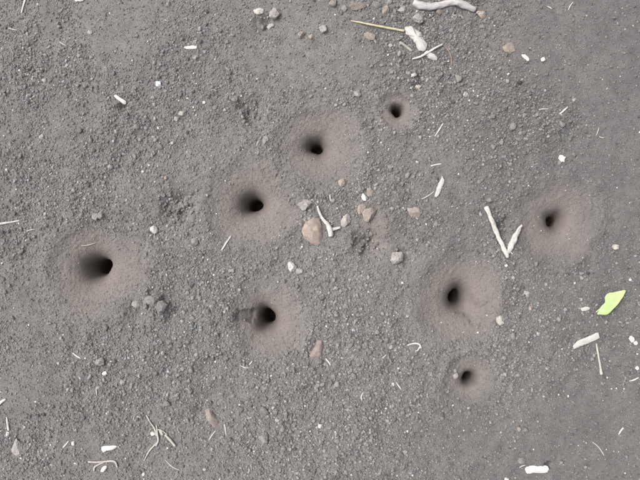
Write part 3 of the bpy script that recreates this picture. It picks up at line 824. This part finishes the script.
def crumb_label(u, v, r, mat):
    q = sorted(LANDMARKS, key=lambda l: math.hypot(l[0] - u, l[1] - v))
    tone = {'crumb': 'grey', 'crumb_dark': 'dark grey', 'grey': 'pale grey'}[mat]
    size = 'small' if r < 2.9 else 'medium' if r < 3.7 else 'large'
    return '%s %s soil crumb near the %s, towards the %s' % (size, tone, q[0][2], q[1][2])
placed = []
tries = 0
cl_u = [rnd.gauss(0, 1) for _ in range(5)]
PILES = [(177, 209, 15, 30, 'rough dark hollow'), (366, 243, 13, 16, 'crumb-filled hollow'), (250, 112, 11, 11, 'low rough hollow'), (506, 229, 6, 7, 'gap between the white twigs')]
for (cu, cv, cr, cn, where) in PILES:
    got = []
    for _ in range(1500):
        if len(got) >= cn: break
        a, d = rnd.uniform(0, 6.28), cr * math.sqrt(rnd.random())
        u, v, r = cu + d * math.cos(a), cv + d * math.sin(a) * .85, rnd.choice((rnd.uniform(1.5, 2.2), rnd.uniform(1.9, 3.6)))
        if any(math.hypot(u - q[0], v - q[1]) < (r + q[2]) * .95 for q in got): continue
        if FPR[int(v) + FP_M, int(u) + FP_M]: continue
        got.append((u, v, r)); placed.append((u, v, r))
        mat = rnd.choice(['crumb', 'crumb', 'grey', 'crumb_dark'])
        ob = link(bpy.data.objects.new('soil_crumb', crumb_meshes[mat, rnd.randrange(6)]))
        ob.scale = (r * S * rnd.uniform(.85, 1.25), r * S * rnd.uniform(.8, 1.1), r * S * rnd.uniform(.8, 1.15))
        ob.rotation_euler = (0, 0, rnd.uniform(0, 6.28))
        x, y = P(u, v); ob.location = (x, y, ground_z(u, v) - r * S * .42)
        mark_disc(u, v, r * .75)
        tone = {'crumb': 'grey', 'crumb_dark': 'dark grey', 'grey': 'pale grey'}[mat]
        tag(ob, '%s %s soil crumb piled in the %s' % ('smaller' if r < 2.7 else 'larger', tone, where), 'crumb', 'loose soil crumbs')
# tiny pale plant fibres
for (u0, v0, u1, v1, w) in [(8, 28, 17, 30, 1.2), (60, 42, 67, 46, 1.6), (259, 141, 257, 146, 1.6), (546, 8, 550, 11, 1.8), (566, 12, 571, 4, 1.2),
                            (595, 136, 598, 128, 1.4), (598, 137, 603, 138, 1.5), (96, 388, 97, 396, 1.6),
                            (134, 416, 133, 421, 1.3), (240, 366, 250, 368, 1.4), (249, 365, 252, 361, 1.6), (523, 463, 518, 466, 1.2), (386, 354, 382, 357, 1.6), (330, 195, 331, 201, 1.8),
                            (27, 231, 35, 229, 1.2), (50, 175, 53, 172, 1.4), ]:
    stem('plant_fibre', 'tiny pale plant fibre scarcely longer than the crumbs around it', 'fibre', rnd.choice(['stem', 'stem_white']),
         [(u0, v0), ((u0 + u1) / 2 + rnd.uniform(-.8, .8), (v0 + v1) / 2 + rnd.uniform(-.8, .8)), (u1, v1)], [w * .7, w, w * .6], group='tiny plant fibres on the soil', lift=.0003)
while len(placed) < 255 and tries < 60000:
    tries += 1
    u, v = rnd.uniform(-4, 644), rnd.uniform(-4, 484)
    if tries % 6 == 0 and len(placed) < 120:                     # crumbs gather in the rough hollows
        cu, cv, cr = rnd.choice(((178, 210, 15), (250, 112, 13), (366, 243, 13), (506, 232, 14), (265, 20, 12), (200, 232, 12), (395, 15, 40), (470, 25, 30)))
        u, v = rnd.gauss(cu, cr * .6), rnd.gauss(cv, cr * .6)
    x, y = P(u, v); xa, ya = np.array([x]), np.array([y])
    c = float(coarse_map(xa, ya)[0])
    if rnd.random() > c ** 2.2: continue
    if float(pitmask(xa, ya)[0]) > .15: continue
    r = min(4.8, 2.2 + rnd.expovariate(1 / .6))
    iu, iv = int(u) + FP_M, int(v) + FP_M; q = int(r) + 1
    if FPR[max(iv - q, 0):iv + q + 1, max(iu - q, 0):iu + q + 1].any(): continue
    placed.append((u, v, r))
    mat = rnd.choice(['crumb', 'crumb', 'crumb', 'crumb_dark', 'grey'])
    ob = link(bpy.data.objects.new('soil_crumb', crumb_meshes[mat, rnd.randrange(6)]))
    ob.scale = (r * S * rnd.uniform(.85, 1.2), r * S * rnd.uniform(.85, 1.15), r * S * rnd.uniform(.75, 1.05))
    ob.rotation_euler = (0, 0, rnd.uniform(0, 6.28))
    ob.location = (x, y, ground_z(u, v) - r * S * .40)
    mark_disc(u, v, r * .7)
    tag(ob, crumb_label(u, v, r, mat), 'crumb', 'loose soil crumbs')

# ------------------------------------------------------------------ uncountable grains (stuff)
def scatter(n_try, rmin, rmax, power, dens, spread_u=60, inner=None):
    u = rng.uniform(-spread_u, 640 + spread_u, n_try); v = rng.uniform(-spread_u, 480 + spread_u, n_try)
    x = (u - 320) * S; y = (240 - v) * S
    c = coarse_map(x, y)
    keep = rng.random(n_try) < dens(c)
    if inner is not None:                                       # only beyond the first field, thinning outwards
        far = np.maximum(np.maximum(-u, u - 640), np.maximum(-v, v - 480))
        keep &= (far > inner) & (rng.random(n_try) < 1 - .8 * (far - inner) / (spread_u - inner))
    iu = np.clip((u + FP_M + .5).astype(int), 0, FPR.shape[1] - 1); iv = np.clip((v + FP_M + .5).astype(int), 0, FPR.shape[0] - 1)
    keep &= ~FPR[iv, iu] | (inner is not None)
    keep &= rng.random(n_try) > pitmask(x, y) * (1.25 if rmax > 1.2 else .97 if rmax > .6 else .22)
    u, v, x, y, c = u[keep], v[keep], x[keep], y[keep], c[keep]
    X, Y, Z, own, tun = surface(x, y)
    ok = ~tun
    for p in PITS:
        ok &= np.hypot(X - p['mx'], Y - p['my']) > p['rh'] * 2.3
    r = rmin + (rmax - rmin) * rng.random(ok.sum()) ** power
    return X[ok], Y[ok], Z[ok], r * S, c[ok]

parts = [scatter(40000, .90, 1.95, 2.4, lambda c: .03 + .8 * c ** 1.6),
         scatter(170000, .50, 1.0, 1.3, lambda c: .10 + .75 * c),
         scatter(170000, .28, .55, 1.0, lambda c: .40 + .35 * c),
         scatter(200000, .6, 2.0, 1.8, lambda c: .12 + .8 * c, 420, 55)]
gxp, gyp, gzp, gr, gc = [np.concatenate(q) for q in zip(*parts)]
n = len(gr)
me = bpy.data.meshes.new('soil_grains')
me.vertices.add(n)
me.vertices.foreach_set('co', np.stack([gxp, gyp, gzp + gr * .25], 1).astype(np.float32).ravel())
rot = rng.uniform(0, 6.283, (n, 3)).astype(np.float32)
scl = (gr[:, None] * rng.uniform(.7, 1.25, (n, 3))).astype(np.float32)
val = np.exp(rng.normal(0, .25, n)) * 1.20
hue = rng.normal(0, .012, (n, 3)) + rng.normal(0, .03, (n, 1)) * np.array([[1, 0, -1]])
col = np.array(SOIL)[None] * val[:, None] * (1 + hue) * (1 - .16 * RIGHT_DARK(gxp, gyp))[:, None]
dk = DUSTF(gxp, gyp)[:, None]; col = col * (1 - dk * .7) + np.array([[.148, .136, .128]]) * dk * .7
big = gr > .75 * S
pale = rng.random(n) < np.where(big, .009, .011)
col[pale] = np.array([.46, .45, .42]) * rng.uniform(.55, 1.35, (pale.sum(), 1))
rust = rng.random(n) < .010
col[rust] = np.array([.19, .155, .132]) * rng.uniform(.8, 1.3, (rust.sum(), 1))
me.attributes.new('rot', 'FLOAT_VECTOR', 'POINT').data.foreach_set('vector', rot.ravel())
me.attributes.new('scl', 'FLOAT_VECTOR', 'POINT').data.foreach_set('vector', scl.ravel())
me.attributes.new('tint', 'FLOAT_COLOR', 'POINT').data.foreach_set('color', np.concatenate([col, np.ones((n, 1))], 1).astype(np.float32).ravel())
me.attributes.new('pick', 'INT', 'POINT').data.foreach_set('value', rng.integers(0, 6, n).astype(np.int32))
me.materials.append(M['grain'])
grains = tag(link(bpy.data.objects.new('soil_grains', me)), 'fine grey soil grains and tiny pale grit strewn over the ground', None, None, 'stuff')
ng = bpy.data.node_groups.new('grain_scatter', 'GeometryNodeTree')
ng.interface.new_socket('Geometry', in_out='INPUT', socket_type='NodeSocketGeometry')
ng.interface.new_socket('Geometry', in_out='OUTPUT', socket_type='NodeSocketGeometry')
gi, go = ng.nodes.new('NodeGroupInput'), ng.nodes.new('NodeGroupOutput')
mp = ng.nodes.new('GeometryNodeMeshToPoints')
ng.links.new(gi.outputs[0], mp.inputs['Mesh'])
join = ng.nodes.new('GeometryNodeJoinGeometry')
for k in range(6):
    ic = ng.nodes.new('GeometryNodeMeshIcoSphere'); ic.inputs['Radius'].default_value = 1; ic.inputs['Subdivisions'].default_value = 2
    pos = ng.nodes.new('GeometryNodeInputPosition')
    nz = ng.nodes.new('ShaderNodeTexNoise'); nz.noise_dimensions = '4D'; nz.inputs['Scale'].default_value = .95; nz.inputs['W'].default_value = k * 3.7; nz.inputs['Detail'].default_value = 1.5
    ng.links.new(pos.outputs[0], nz.inputs['Vector'])
    sub = ng.nodes.new('ShaderNodeVectorMath'); sub.operation = 'SUBTRACT'; sub.inputs[1].default_value = (.5, .5, .5)
    ng.links.new(nz.outputs['Color'], sub.inputs[0])
    sc = ng.nodes.new('ShaderNodeVectorMath'); sc.operation = 'SCALE'; sc.inputs['Scale'].default_value = 1.7
    ng.links.new(sub.outputs[0], sc.inputs[0])
    sp = ng.nodes.new('GeometryNodeSetPosition'); ng.links.new(ic.outputs['Mesh'], sp.inputs['Geometry']); ng.links.new(sc.outputs[0], sp.inputs['Offset'])
    sm = ng.nodes.new('GeometryNodeSetMaterial'); sm.inputs['Material'].default_value = M['grain']; ng.links.new(sp.outputs[0], sm.inputs['Geometry'])
    ti = ng.nodes.new('GeometryNodeGeometryToInstance'); ng.links.new(sm.outputs[0], ti.inputs[0]); ng.links.new(ti.outputs[0], join.inputs[0])
ip = ng.nodes.new('GeometryNodeInstanceOnPoints')
ng.links.new(mp.outputs[0], ip.inputs['Points']); ng.links.new(join.outputs[0], ip.inputs['Instance']); ip.inputs['Pick Instance'].default_value = True
def attr(nm, typ):
    a = ng.nodes.new('GeometryNodeInputNamedAttribute'); a.data_type = typ; a.inputs['Name'].default_value = nm; return a.outputs[0]
e2r = ng.nodes.new('FunctionNodeEulerToRotation'); ng.links.new(attr('rot', 'FLOAT_VECTOR'), e2r.inputs[0])
ng.links.new(e2r.outputs[0], ip.inputs['Rotation']); ng.links.new(attr('scl', 'FLOAT_VECTOR'), ip.inputs['Scale']); ng.links.new(attr('pick', 'INT'), ip.inputs['Instance Index'])
ng.links.new(ip.outputs[0], go.inputs[0])
grains.modifiers.new('scatter', 'NODES').node_group = ng
print('grains', n, 'crumbs', len(placed))
